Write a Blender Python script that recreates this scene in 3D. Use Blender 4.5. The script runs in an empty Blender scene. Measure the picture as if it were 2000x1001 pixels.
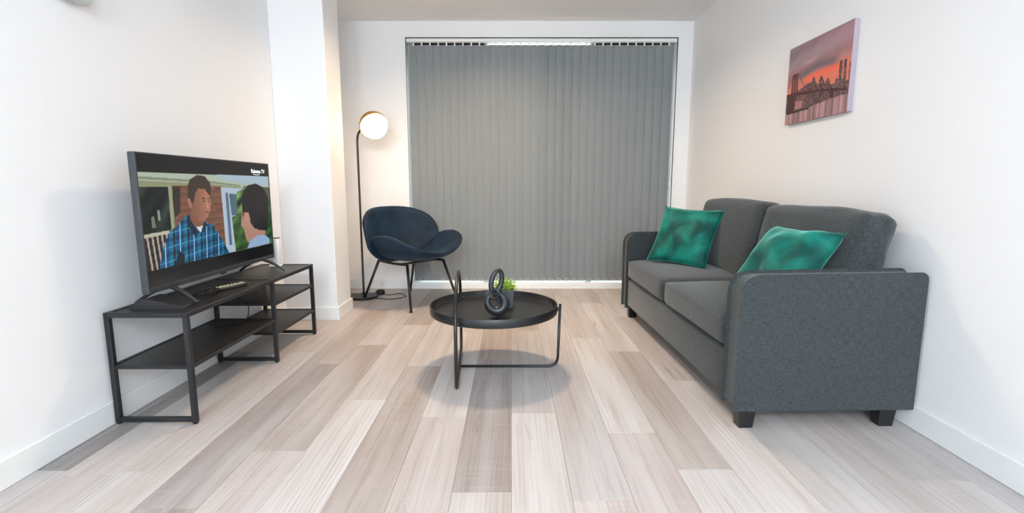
import bpy, bmesh, math, random
import numpy as np
from mathutils import Vector, Matrix
random.seed(4)
PI = math.pi
scene = bpy.context.scene
C = scene.collection

# ------------------------------------------------------------------ camera
F_PX, CAM_H, PITCH = 960.0, 0.96, math.atan(136.5 / 960.0)
cam_d = bpy.data.cameras.new('camera')
cam_d.sensor_fit = 'HORIZONTAL'; cam_d.sensor_width = 36.0
cam_d.lens = F_PX / 2000.0 * 36.0
cam_d.shift_x = 0.0005
cam_d.clip_start = 0.05
cam = bpy.data.objects.new('camera', cam_d); C.objects.link(cam)
cam.location = (0, 0, CAM_H); cam.rotation_euler = (PI / 2 - PITCH, 0, 0)
scene.camera = cam

# ------------------------------------------------------------------ world, exposure, lights
world = bpy.data.worlds.new('daylight'); scene.world = world; world.use_nodes = True
bg = world.node_tree.nodes['Background']
bg.inputs[0].default_value = (0.88, 0.96, 0.96, 1); bg.inputs[1].default_value = 1.4
vs = scene.view_settings
vs.view_transform = 'Standard'; vs.look = 'None'; vs.gamma = 1.0; vs.use_curve_mapping = False
vs.exposure = 0.54

COOL, WARM = (0.83, 0.935, 1.0), (1.0, 0.74, 0.48)
CEIL = 2.405
# four unseen globes added behind the viewer for even light, one recessed warm downlight over the far end
GLOBE_P, GLOBE_R, GLOBE_Z = 66.0, 0.13, CEIL - 0.21
FILL_GLOBES = [(-0.55, -1.60, 'overhead and left of the viewer'), (0.55, -1.60, 'overhead and right of the viewer'),
          (-0.55, -3.60, 'behind the viewer on the left'), (0.55, -3.60, 'behind the viewer on the right')]
GLOBE_STR = GLOBE_P / (PI * 4 * PI * GLOBE_R ** 2)
DOWNLIGHTS = [(-0.10, 3.40, WARM, 20)]
for i, (lx, ly, lc, lw) in enumerate(DOWNLIGHTS):
    ld = bpy.data.lights.new('downlight_beam', 'AREA'); ld.shape = 'DISK'; ld.size = 0.30
    ld.energy = lw; ld.color = lc; ld.spread = math.radians(150)
    lo = bpy.data.objects.new('downlight_beam', ld); C.objects.link(lo)
    lo.location = (lx, ly, CEIL - 0.012)

# ------------------------------------------------------------------ material helpers
def srgb(r, g, b):
    f = lambda c: (c / 255 / 12.92) if c / 255 <= 0.04045 else ((c / 255 + 0.055) / 1.055) ** 2.4
    return (f(r), f(g), f(b), 1)
def nmat(name):
    m = bpy.data.materials.new(name); m.use_nodes = True
    nt = m.node_tree; return m, nt, nt.nodes['Principled BSDF']
def N(nt, t, **kw):
    n = nt.nodes.new(t)
    for k, v in kw.items(): setattr(n, k, v)
    return n
def plain(name, col, rough=0.5, metal=0.0, bump=0.0, bscale=200, emit=None, estr=0, var=0.0, sheen=0.0, spec=0.5):
    m, nt, p = nmat(name)
    p.inputs['Base Color'].default_value = col; p.inputs['Roughness'].default_value = rough
    p.inputs['Metallic'].default_value = metal; p.inputs['Specular IOR Level'].default_value = spec
    if sheen: p.inputs['Sheen Weight'].default_value = sheen
    tc = N(nt, 'ShaderNodeTexCoord')
    nz = N(nt, 'ShaderNodeTexNoise'); nz.inputs['Scale'].default_value = bscale; nz.inputs['Detail'].default_value = 3
    nt.links.new(tc.outputs['Object'], nz.inputs['Vector'])
    if var:
        mx = N(nt, 'ShaderNodeMix', data_type='RGBA')
        mx.inputs[6].default_value = tuple(c * (1 - var) for c in col[:3]) + (1,)
        mx.inputs[7].default_value = tuple(min(1, c * (1 + var)) for c in col[:3]) + (1,)
        nt.links.new(nz.outputs['Fac'], mx.inputs[0]); nt.links.new(mx.outputs[2], p.inputs['Base Color'])
    if bump:
        b = N(nt, 'ShaderNodeBump'); b.inputs['Strength'].default_value = bump; b.inputs['Distance'].default_value = 0.002
        nt.links.new(nz.outputs['Fac'], b.inputs['Height']); nt.links.new(b.outputs[0], p.inputs['Normal'])
    if emit:
        p.inputs['Emission Color'].default_value = emit; p.inputs['Emission Strength'].default_value = estr
    return m

M = {}
M['wall'] = plain('white_wall_paint', (0.86, 0.86, 0.87, 1), 0.6, bump=0.04, bscale=350)
M['ceiling'] = plain('white_ceiling_paint', (0.92, 0.92, 0.92, 1), 0.8, bump=0.05, bscale=250)
M['trim'] = plain('white_trim_gloss', (0.84, 0.85, 0.85, 1), 0.3)
M['vinyl'] = plain('white_vinyl', (0.82, 0.86, 0.85, 1), 0.35)
M['darkpanel'] = plain('added_panel_black', (0.02, 0.022, 0.024, 1), 0.5)
M['blackmetal'] = plain('black_powder_coat', (0.014, 0.016, 0.019, 1), 0.42, metal=0.2, bump=0.05, bscale=900)
M['blackwood'] = plain('black_wood_board', (0.016, 0.015, 0.0145, 1), 0.42, bump=0.15, bscale=120, var=0.15)
M['tablemetal'] = plain('black_satin_metal', (0.020, 0.021, 0.023, 1), 0.34, metal=0.3)
M['tvplastic'] = plain('black_tv_plastic', (0.018, 0.018, 0.02, 1), 0.4)
M['tvbezel'] = plain('gunmetal_bezel', (0.07, 0.075, 0.085, 1), 0.38, metal=0.6)
M['rubber'] = plain('black_rubber', (0.008, 0.008, 0.009, 1), 0.6)
M['legwood'] = plain('black_lacquered_leg', (0.010, 0.010, 0.012, 1), 0.3)
M['gap_shade'] = plain('dark_gap_shade', (0.01, 0.01, 0.011, 1), 0.9)
M['ceramic'] = plain('black_ceramic', (0.016, 0.020, 0.026, 1), 0.38, bump=0.06, bscale=300)
M['pot'] = plain('charcoal_pot', (0.055, 0.065, 0.075, 1), 0.55)
M['soil'] = plain('dark_soil', (0.03, 0.022, 0.015, 1), 0.9, bump=0.6, bscale=200)
M['white_plastic'] = plain('white_plastic', (0.85, 0.85, 0.86, 1), 0.3)
M['remote'] = plain('dark_remote_plastic', (0.03, 0.027, 0.022, 1), 0.28)
M['brass'] = plain('amber_brass', (0.52, 0.27, 0.07, 1), 0.35, metal=0.7)
M['button'] = plain('pale_buttons', (0.55, 0.48, 0.35, 1), 0.35)
M['lampglass'] = plain('glowing_opal_glass', (1, 0.9, 0.75, 1), 0.4, emit=(1.0, 0.70, 0.42, 1), estr=14)
M['lampface'] = plain('downlight_lens', (1, 1, 1, 1), 0.5, emit=(1, 0.97, 0.92, 1), estr=4)
M['greyfix'] = plain('grey_fixture_plastic', (0.62, 0.66, 0.66, 1), 0.5)
M['canvas'] = plain('canvas_edge', (0.40, 0.34, 0.40, 1), 0.8, bump=0.2, bscale=900)
M['chain'] = plain('white_bead_chain', (0.75, 0.75, 0.73, 1), 0.35)
M['leaf'] = plain('lime_leaf', (0.32, 0.50, 0.04, 1), 0.5, bscale=60, var=0.55)

def fabric(name, c0, c1, scale, rough=0.95, sheen=0.25, bump=0.35):
    m, nt, p = nmat(name)
    tc = N(nt, 'ShaderNodeTexCoord')
    outs = []
    for sc in ((scale, scale * 6, scale * 6), (scale * 6, scale, scale * 6), (scale * 6, scale * 6, scale)):
        mp = N(nt, 'ShaderNodeMapping'); mp.inputs['Scale'].default_value = sc
        nz = N(nt, 'ShaderNodeTexNoise'); nz.inputs['Scale'].default_value = 1; nz.inputs['Detail'].default_value = 4
        nt.links.new(tc.outputs['Object'], mp.inputs[0]); nt.links.new(mp.outputs[0], nz.inputs['Vector']); outs.append(nz)
    a = N(nt, 'ShaderNodeMath', operation='ADD'); b = N(nt, 'ShaderNodeMath', operation='ADD')
    nt.links.new(outs[0].outputs['Fac'], a.inputs[0]); nt.links.new(outs[1].outputs['Fac'], a.inputs[1])
    nt.links.new(a.outputs[0], b.inputs[0]); nt.links.new(outs[2].outputs['Fac'], b.inputs[1])
    mr = N(nt, 'ShaderNodeMapRange'); mr.inputs[1].default_value = 1.15; mr.inputs[2].default_value = 1.85
    nt.links.new(b.outputs[0], mr.inputs[0])
    mx = N(nt, 'ShaderNodeMix', data_type='RGBA'); mx.inputs[6].default_value = c0; mx.inputs[7].default_value = c1
    nt.links.new(mr.outputs[0], mx.inputs[0]); nt.links.new(mx.outputs[2], p.inputs['Base Color'])
    bp = N(nt, 'ShaderNodeBump'); bp.inputs['Strength'].default_value = bump; bp.inputs['Distance'].default_value = 0.002
    nt.links.new(mr.outputs[0], bp.inputs['Height']); nt.links.new(bp.outputs[0], p.inputs['Normal'])
    p.inputs['Roughness'].default_value = rough; p.inputs['Sheen Weight'].default_value = sheen
    p.inputs['Specular IOR Level'].default_value = 0.2
    return m
M['sofa'] = fabric('grey_woven_fabric', (0.019, 0.0235, 0.025, 1), (0.056, 0.066, 0.069, 1), 40)
M['blind'] = fabric('grey_blind_fabric', (0.225, 0.243, 0.252, 1), (0.262, 0.280, 0.290, 1), 60, bump=0.1, sheen=0.0)

def velvet(name, c0, c1, sheen, tint, scale, lo, hi):
    m, nt, p = nmat(name)
    tc = N(nt, 'ShaderNodeTexCoord')
    nz = N(nt, 'ShaderNodeTexNoise'); nz.inputs['Scale'].default_value = scale; nz.inputs['Detail'].default_value = 4
    nz.inputs['Distortion'].default_value = 0.5
    nt.links.new(tc.outputs['Object'], nz.inputs['Vector'])
    mr = N(nt, 'ShaderNodeMapRange'); mr.inputs[1].default_value = lo; mr.inputs[2].default_value = hi
    nt.links.new(nz.outputs['Fac'], mr.inputs[0])
    mx = N(nt, 'ShaderNodeMix', data_type='RGBA'); mx.inputs[6].default_value = c0; mx.inputs[7].default_value = c1
    nt.links.new(mr.outputs[0], mx.inputs[0]); nt.links.new(mx.outputs[2], p.inputs['Base Color'])
    p.inputs['Roughness'].default_value = 0.6; p.inputs['Sheen Weight'].default_value = sheen
    p.inputs['Sheen Tint'].default_value = tint; p.inputs['Sheen Roughness'].default_value = 0.35
    p.inputs['Specular IOR Level'].default_value = 0.2
    nf = N(nt, 'ShaderNodeTexNoise'); nf.inputs['Scale'].default_value = 12; nf.inputs['Detail'].default_value = 3
    nt.links.new(tc.outputs['Object'], nf.inputs['Vector'])
    bp = N(nt, 'ShaderNodeBump'); bp.inputs['Strength'].default_value = 0.5; bp.inputs['Distance'].default_value = 0.01
    nt.links.new(nf.outputs['Fac'], bp.inputs['Height']); nt.links.new(bp.outputs[0], p.inputs['Normal'])
    return m
M['teal'] = velvet('emerald_velvet', (0.000, 0.050, 0.042, 1), (0.004, 0.19, 0.145, 1), 0.8, (0.34, 0.95, 0.80, 1), 6, 0.40, 0.66)
M['navy'] = velvet('navy_velvet', (0.006, 0.014, 0.028, 1), (0.011, 0.030, 0.056, 1), 0.13, (0.28, 0.50, 0.75, 1), 5, 0.35, 0.65)

def plank_mat():
    m, nt, p = nmat('whitewashed_oak_plank')
    tc = N(nt, 'ShaderNodeTexCoord'); oi = N(nt, 'ShaderNodeObjectInfo')
    mul = N(nt, 'ShaderNodeVectorMath', operation='SCALE'); mul.inputs[0].default_value = (31, 57, 13)
    nt.links.new(oi.outputs['Random'], mul.inputs['Scale'])
    add = N(nt, 'ShaderNodeVectorMath', operation='ADD')
    nt.links.new(tc.outputs['Object'], add.inputs[0]); nt.links.new(mul.outputs[0], add.inputs[1])
    def noise(sc, detail, dist=0.0, rough=0.55):
        mp = N(nt, 'ShaderNodeMapping'); mp.inputs['Scale'].default_value = sc
        nz = N(nt, 'ShaderNodeTexNoise'); nz.inputs['Scale'].default_value = 1; nz.inputs['Detail'].default_value = detail
        nz.inputs['Distortion'].default_value = dist; nz.inputs['Roughness'].default_value = rough
        nt.links.new(add.outputs[0], mp.inputs[0]); nt.links.new(mp.outputs[0], nz.inputs['Vector']); return nz
    def rng(n, a, b, c=0.0, d=1.0):
        r = N(nt, 'ShaderNodeMapRange'); r.inputs[1].default_value = a; r.inputs[2].default_value = b
        r.inputs[3].default_value = c; r.inputs[4].default_value = d
        nt.links.new(n.outputs['Fac'] if 'Fac' in n.outputs else n.outputs[0], r.inputs[0]); return r
    def mix(fac, a, b, mode='MIX'):
        x = N(nt, 'ShaderNodeMix', data_type='RGBA', blend_type=mode)
        nt.links.new(fac.outputs[0], x.inputs[0])
        for s, v in ((6, a), (7, b)):
            if isinstance(v, tuple): x.inputs[s].default_value = v
            else: nt.links.new(v, x.inputs[s])
        return x
    broad = rng(noise((9, 0.7, 1), 3, 0.15), 0.36, 0.66)
    streak = rng(noise((70, 1.6, 1), 5, 0.25, 0.65), 0.50, 0.76)
    vein = rng(noise((22, 1.3, 1), 6, 0.9, 0.72), 0.61, 0.74)
    saw = rng(noise((5, 130, 1), 2), 0.55, 0.75, 0.0, 0.22)
    white = rng(noise((11, 0.9, 1), 5, 0.2, 0.6), 0.50, 0.72, 0.0, 0.55)
    # per-plank tone lives in the object colour
    dk = N(nt, 'ShaderNodeMix', data_type='RGBA', blend_type='MULTIPLY'); dk.inputs[0].default_value = 1
    nt.links.new(oi.outputs['Color'], dk.inputs[6]); dk.inputs[7].default_value = (0.84, 0.79, 0.75, 1)
    c1 = mix(broad, oi.outputs['Color'], dk.outputs[2])
    c2 = mix(white, c1.outputs[2], (0.61, 0.58, 0.555, 1))
    dk2 = N(nt, 'ShaderNodeMix', data_type='RGBA', blend_type='MULTIPLY'); dk2.inputs[0].default_value = 1
    nt.links.new(c2.outputs[2], dk2.inputs[6]); dk2.inputs[7].default_value = (0.76, 0.69, 0.635, 1)
    c3 = mix(streak, c2.outputs[2], dk2.outputs[2])
    dk3 = N(nt, 'ShaderNodeMix', data_type='RGBA', blend_type='MULTIPLY'); dk3.inputs[0].default_value = 1
    nt.links.new(c3.outputs[2], dk3.inputs[6]); dk3.inputs[7].default_value = (0.60, 0.53, 0.48, 1)
    c4 = mix(vein, c3.outputs[2], dk3.outputs[2])
    # cathedral grain: bands across the width, pulled long down the plank
    wm = N(nt, 'ShaderNodeMapping'); wm.inputs['Scale'].default_value = (9, 0.9, 1); nt.links.new(add.outputs[0], wm.inputs[0])
    wv = N(nt, 'ShaderNodeTexWave'); wv.inputs['Scale'].default_value = 2.2; wv.inputs['Distortion'].default_value = 7.0
    wv.inputs['Detail'].default_value = 3; wv.inputs['Detail Scale'].default_value = 0.8; nt.links.new(wm.outputs[0], wv.inputs['Vector'])
    gate = rng(noise((6, 0.8, 1), 2), 0.48, 0.66)
    gm = N(nt, 'ShaderNodeMath', operation='MULTIPLY'); nt.links.new(wv.outputs['Fac'], gm.inputs[0]); nt.links.new(gate.outputs[0], gm.inputs[1])
    dk4 = N(nt, 'ShaderNodeMix', data_type='RGBA', blend_type='MULTIPLY'); dk4.inputs[0].default_value = 1
    nt.links.new(c4.outputs[2], dk4.inputs[6]); dk4.inputs[7].default_value = (0.89, 0.85, 0.81, 1)
    c4 = mix(gm, c4.outputs[2], dk4.outputs[2])
    c5 = mix(saw, c4.outputs[2], (0.62, 0.59, 0.57, 1))
    nt.links.new(c5.outputs[2], p.inputs['Base Color'])
    rr = rng(broad, 0, 1, 0.42, 0.55); nt.links.new(rr.outputs[0], p.inputs['Roughness'])
    p.inputs['Specular IOR Level'].default_value = 0.35
    bp = N(nt, 'ShaderNodeBump'); bp.inputs['Strength'].default_value = 0.12; bp.inputs['Distance'].default_value = 0.001
    nt.links.new(streak.outputs[0], bp.inputs['Height']); nt.links.new(bp.outputs[0], p.inputs['Normal'])
    return m
M['plank'] = plank_mat()
M['subfloor'] = plain('pale_plank_joint', (0.42, 0.38, 0.35, 1), 0.8)  # pale slab colour that shows in the plank joints

def glass_mat():
    m, nt, p = nmat('window_glass')
    p.inputs['Base Color'].default_value = (0.95, 1, 0.98, 1); p.inputs['Roughness'].default_value = 0.0
    p.inputs['Transmission Weight'].default_value = 1; p.inputs['IOR'].default_value = 1.02
    return m
M['glass'] = glass_mat()
def print_mat(name, emit):
    m, nt, p = nmat(name)
    a = N(nt, 'ShaderNodeVertexColor'); a.layer_name = 'print'
    if emit:
        p.inputs['Base Color'].default_value = (0.006, 0.006, 0.007, 1); p.inputs['Roughness'].default_value = 0.16
        nt.links.new(a.outputs[0], p.inputs['Emission Color']); p.inputs['Emission Strength'].default_value = emit
    else:
        nt.links.new(a.outputs[0], p.inputs['Base Color']); p.inputs['Roughness'].default_value = 0.7
    return m
M['screen'] = print_mat('lit_screen', 0.9)
M['canvasprint'] = print_mat('canvas_print', 0)

# ------------------------------------------------------------------ mesh helpers
def link(name, me, mat, parent=None, smooth=False, loc=None):
    o = bpy.data.objects.new(name, me); C.objects.link(o)
    if mat is not None and not me.materials: me.materials.append(mat)
    if parent is not None: o.parent = parent
    if loc is not None: o.location = loc
    if smooth:
        me.polygons.foreach_set('use_smooth', [True] * len(me.polygons))
    return o
def bm_obj(name, bm, mat, parent=None, smooth=False, sharp=None, loc=None):
    bmesh.ops.recalc_face_normals(bm, faces=bm.faces)
    if sharp is not None:
        for e in bm.edges:
            if len(e.link_faces) == 2 and e.calc_face_angle(0) > sharp: e.smooth = False
    me = bpy.data.meshes.new(name); bm.to_mesh(me); bm.free()
    return link(name, me, mat, parent, smooth or sharp is not None, loc)
def box(bm, x0, x1, y0, y1, z0, z1, bev=0.0, seg=2):
    t = bmesh.new()
    bmesh.ops.create_cube(t, size=1)
    for v in t.verts:
        v.co = ((x0 + x1) / 2 + v.co.x * (x1 - x0), (y0 + y1) / 2 + v.co.y * (y1 - y0), (z0 + z1) / 2 + v.co.z * (z1 - z0))
    if bev: bmesh.ops.bevel(t, geom=t.edges[:] , offset=bev, segments=seg, affect='EDGES', profile=0.5)
    merge(bm, t)
def merge(bm, t, mat=None):
    me = bpy.data.meshes.new('tmp')
    if mat is not None: bmesh.ops.transform(t, matrix=mat, verts=t.verts)
    t.to_mesh(me); t.free(); bm.from_mesh(me); bpy.data.meshes.remove(me)
def tube(bm, pts, r, seg=10, closed=False, cap=True):
    pts = [Vector(p) for p in pts]; n = len(pts)
    rs = r if isinstance(r, (list, tuple)) else [r] * n
    T = []
    for i in range(n):
        if closed: d = pts[(i + 1) % n] - pts[i - 1]
        else: d = pts[min(i + 1, n - 1)] - pts[max(i - 1, 0)]
        T.append(d.normalized())
    up = Vector((0, 0, 1)) if abs(T[0].z) < 0.9 else Vector((1, 0, 0))
    nrm = (up - T[0] * up.dot(T[0])).normalized()
    rings = []
    for i in range(n):
        nrm = (nrm - T[i] * nrm.dot(T[i])).normalized()
        b = T[i].cross(nrm)
        rings.append([bm.verts.new(pts[i] + (nrm * math.cos(2 * PI * k / seg) + b * math.sin(2 * PI * k / seg)) * rs[i]) for k in range(seg)])
    for i in range(n if closed else n - 1):
        a, c = rings[i], rings[(i + 1) % n]
        off = 0
        if closed and i == n - 1:
            off = min(range(seg), key=lambda q: (a[0].co - c[q].co).length)
        for k in range(seg):
            bm.faces.new((a[k], a[(k + 1) % seg], c[(k + 1 + off) % seg], c[(k + off) % seg]))
    if cap and not closed:
        bm.faces.new(rings[0][::-1]); bm.faces.new(rings[-1])
def lathe(bm, prof, seg=32, mat=None):
    t = bmesh.new() if mat is not None else bm
    rings = []
    for r, z in prof:
        if r < 1e-5: rings.append([t.verts.new((0, 0, z))])
        else: rings.append([t.verts.new((r * math.cos(2 * PI * k / seg), r * math.sin(2 * PI * k / seg), z)) for k in range(seg)])
    for a, b in zip(rings, rings[1:]):
        for k in range(seg):
            k2 = (k + 1) % seg
            if len(a) == 1 and len(b) == 1: continue
            if len(a) == 1: t.faces.new((a[0], b[k], b[k2]))
            elif len(b) == 1: t.faces.new((a[k], a[k2], b[0]))
            else: t.faces.new((a[k], a[k2], b[k2], b[k]))
    if mat is not None: merge(bm, t, mat)
def bez(pts, n=8, closed=False):
    """Catmull-Rom through pts"""
    P = [Vector(p) for p in pts]; out = []; m = len(P)
    for i in range(m if closed else m - 1):
        if closed: p0, p1, p2, p3 = P[i - 1], P[i], P[(i + 1) % m], P[(i + 2) % m]
        else: p0, p1, p2, p3 = P[max(i - 1, 0)], P[i], P[i + 1], P[min(i + 2, m - 1)]
        for k in range(n):
            t = k / n
            out.append(0.5 * ((2 * p1) + (p2 - p0) * t + (2 * p0 - 5 * p1 + 4 * p2 - p3) * t * t + (3 * p1 - p0 - 3 * p2 + p3) * t ** 3))
    if not closed: out.append(P[-1])
    return out
def fillet(pts, r, n=6, closed=False):
    """polyline with rounded corners; r scalar or per-point list"""
    P = [Vector(p) for p in pts]; m = len(P); out = []
    rs = r if isinstance(r, (list, tuple)) else [r] * m
    for i in range(m):
        if not closed and i in (0, m - 1): out.append(P[i]); continue
        a, b, c = P[i - 1], P[i], P[(i + 1) % m]
        u, v = (a - b).normalized(), (c - b).normalized()
        q = rs[i]
        for k in range(n + 1):
            t = k / n
            p0, p1 = b + u * q, b + v * q
            out.append(p0 * (1 - t) ** 2 + b * 2 * t * (1 - t) + p1 * t * t)
    return out
def thing(name, label, cat, loc=(0, 0, 0), rotz=0.0, group=None):
    o = bpy.data.objects.new(name, None); C.objects.link(o); o.empty_display_size = 0.05
    o.location = loc; o.rotation_euler = (0, 0, rotz); tag(o, label, cat, group); return o
def tag(o, label, cat, group=None):
    o['label'] = label; o['category'] = cat
    if group: o['group'] = group
    return o
def struct(o, label=None):
    o['kind'] = 'structure'
    if label: o['label'] = label
    return o
def rbox(w, d, h, r, n=10, bulge=(0, 0, 0), wob=0.0, seed=0):
    """soft cushion: rounded box centred on the origin, bulging faces"""
    bm = bmesh.new(); bmesh.ops.create_cube(bm, size=2)
    bmesh.ops.subdivide_edges(bm, edges=bm.edges[:], cuts=n, use_grid_fill=True)
    rnd = random.Random(seed); ph = [rnd.uniform(0, 6.28) for _ in range(6)]
    hx, hy, hz = w / 2, d / 2, h / 2
    for v in bm.verts:
        u = Vector(v.co)
        u = Vector([math.copysign(abs(c) ** 0.8, c) for c in u])
        p = Vector((u.x * hx, u.y * hy, u.z * hz))
        inner = Vector((max(-hx + r, min(hx - r, p.x)), max(-hy + r, min(hy - r, p.y)), max(-hz + r, min(hz - r, p.z))))
        d_ = p - inner
        if d_.length > 1e-6:
            cnt = sum(1 for c in d_ if abs(c) > 1e-6)
            if cnt > 1: p = inner + d_.normalized() * min(r, max(abs(c) for c in d_))
        f = lambda a: max(0, 1 - a * a)
        p.x += bulge[0] * u.x * f(u.y) * f(u.z); p.y += bulge[1] * u.y * f(u.x) * f(u.z); p.z += bulge[2] * u.z * f(u.x) * f(u.y)
        if wob:
            s = math.sin(u.x * 5 + ph[0]) * math.sin(u.y * 6 + ph[1]) + math.sin(u.z * 7 + ph[2] + u.x * 3) * math.sin(u.y * 4 + ph[3])
            p += Vector((u.x, u.y, u.z)).normalized() * wob * s
        v.co = p
    return bm

# ------------------------------------------------------------------ room shell
XL, XR, YB, YR = -1.632, 1.613, 4.588, -4.8
WX0, WX1, WZ1 = -0.943, 1.480, 2.268
PX, PY0, PY1 = -1.262, 3.48, 3.775
# floor: slab with separate planks
bm = bmesh.new(); box(bm, XL - 0.1, XR + 0.1, YR - 0.1, YB + 0.30, -0.12, -0.003)
floor = struct(bm_obj('floor', bm, M['subfloor']), 'whitewashed oak plank floor')
PWID, PLEN, G = 0.1896, 1.22, 0.0005
def plank_mesh(w, l):
    bm = bmesh.new(); hw, hl = w / 2 - G, l / 2 - G; b = 0.0012
    t = [bm.verts.new((sx * (hw - b), sy * (hl - b), 0)) for sx, sy in ((-1, -1), (1, -1), (1, 1), (-1, 1))]
    s = [bm.verts.new((sx * hw, sy * hl, -b * 0.6)) for sx, sy in ((-1, -1), (1, -1), (1, 1), (-1, 1))]
    u = [bm.verts.new((sx * hw, sy * hl, -0.006)) for sx, sy in ((-1, -1), (1, -1), (1, 1), (-1, 1))]
    bm.faces.new(t)
    for k in range(4):
        j = (k + 1) % 4
        bm.faces.new((s[k], s[j], t[j], t[k])); bm.faces.new((u[k], u[j], s[j], s[k]))
    bm.faces.new(u[::-1])
    me = bpy.data.meshes.new('plank'); bm.to_mesh(me); bm.free(); me.materials.append(M['plank']); return me
FULL = plank_mesh(PWID, PLEN)
TONE = {'W': (0.60, 0.57, 0.545), 'L': (0.53, 0.49, 0.46), 'P': (0.53, 0.475, 0.445), 'T': (0.43, 0.375, 0.335),
        'G': (0.375, 0.335, 0.315), 'S': (0.50, 0.47, 0.45), 'D': (0.29, 0.265, 0.255)}
PHASE = {-9: 1.561, -8: 2.75, -7: 1.555, -6: 1.36, -5: 1.686, -4: 2.124, -3: 2.55, -2: 1.953, -1: 1.441, 0: 1.991,
         1: 2.62, 2: 1.822, 3: 1.567, 4: 2.35, 5: 1.15, 6: 2.05, 7: 1.50, 8: 2.4}
SET = {(-9, 0): 'D', (-9, -1): 'S', (-8, -1): 'L', (-8, 0): 'L', (-7, 0): 'L', (-7, -1): 'W', (-6, 0): 'G', (-6, 1): 'T', (-6, -1): 'G',
       (-5, 0): 'T', (-5, -1): 'P', (-4, -1): 'W', (-4, 0): 'L', (-4, 1): 'T', (-3, -1): 'T', (-3, 0): 'L', (-2, 0): 'W', (-2, -1): 'P',
       (-1, 0): 'G', (-1, -1): 'L', (-1, 1): 'T', (0, 0): 'S', (0, -1): 'W', (1, -1): 'S', (1, 0): 'L', (2, 0): 'W', (2, -1): 'P', (2, 1): 'L',
       (3, 0): 'T', (3, -1): 'W', (3, 1): 'W', (4, -1): 'W', (4, 0): 'L', (5, 0): 'S', (5, -1): 'S', (6, -1): 'P', (6, 0): 'S', (7, 0): 'S', (7, -1): 'L', (8, -1): 'S', (8, 0): 'S'}
for row in range(-9, 9):
    x0, x1 = max(row * PWID, XL), min((row + 1) * PWID, XR)
    if x1 - x0 < 0.01: continue
    for n in range(-7, 4):
        y0 = PHASE[row] + n * PLEN; y1 = y0 + PLEN
        c0, c1 = max(y0, YR), min(y1, YB + 0.02)
        if c1 - c0 < 0.01: continue
        full = abs((x1 - x0) - PWID) < 1e-6 and abs((c1 - c0) - PLEN) < 1e-6
        o = bpy.data.objects.new('plank', FULL if full else plank_mesh(x1 - x0, c1 - c0)); C.objects.link(o)
        o.location = ((x0 + x1) / 2, (c0 + c1) / 2, 0); o.parent = floor
        t = TONE[SET.get((row, n), random.choice('WLLPTS'))]; k = random.uniform(1.02, 1.10)
        o.color = (t[0] * k, t[1] * k * 1.01, t[2] * k * 1.06, 1)
# walls
bm = bmesh.new(); box(bm, XL - 0.12, XL, YR, YB + 0.2, 0, CEIL); struct(bm_obj('wall_left', bm, M['wall']), 'plain white left wall')
bm = bmesh.new(); box(bm, XR, XR + 0.12, YR, YB + 0.2, 0, CEIL); struct(bm_obj('wall_right', bm, M['wall']), 'plain white right wall')
bm = bmesh.new(); box(bm, XL, XR, YR - 0.12, YR, 0, CEIL); struct(bm_obj('wall_rear', bm, M['wall']), 'white wall behind the viewer')
bm = bmesh.new()
box(bm, XL, WX0, YB, YB + 0.2, 0, CEIL); box(bm, WX1, XR, YB, YB + 0.2, 0, CEIL); box(bm, WX0, WX1, YB, YB + 0.2, WZ1, CEIL)
struct(bm_obj('wall_back', bm, M['wall']), 'white back wall around the wide window')
bm = bmesh.new(); box(bm, XL, PX, PY0, PY1, 0, CEIL, 0.003, 1); struct(bm_obj('wall_pillar', bm, M['wall']), 'white boxed pillar projecting from the left wall')
bm = bmesh.new(); box(bm, XL - 0.12, XR + 0.12, YR - 0.12, YB + 0.2, CEIL, CEIL + 0.1); struct(bm_obj('ceiling', bm, M['ceiling']), 'plain white ceiling')
# baseboards
BH, BT = 0.096, 0.012
def skirting(name, segs):
    bm = bmesh.new()
    for s in segs: box(bm, *s, 0.0005, BH, 0.002, 1)
    return struct(bm_obj(name, bm, M['trim']), 'white painted baseboard')
skirting('baseboard_left', [(XL, XL + BT, YR, PY0)]); skirting('baseboard_right', [(XR - BT, XR, YR, YB)])
skirting('baseboard_pillar', [(XL + BT, PX + BT, PY0 - BT, PY0), (PX, PX + BT, PY0, PY1 + BT), (XL + BT, PX, PY1, PY1 + BT)])
skirting('baseboard_niche', [(XL, XL + BT, PY1 + BT, YB)])
skirting('baseboard_back', [(XL + BT, WX0 - 0.005, YB - BT, YB), (WX1 + 0.005, XR - BT, YB - BT, YB)])
skirting('baseboard_rear', [(XL + BT, XR - BT, YR, YR + BT)])
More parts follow.
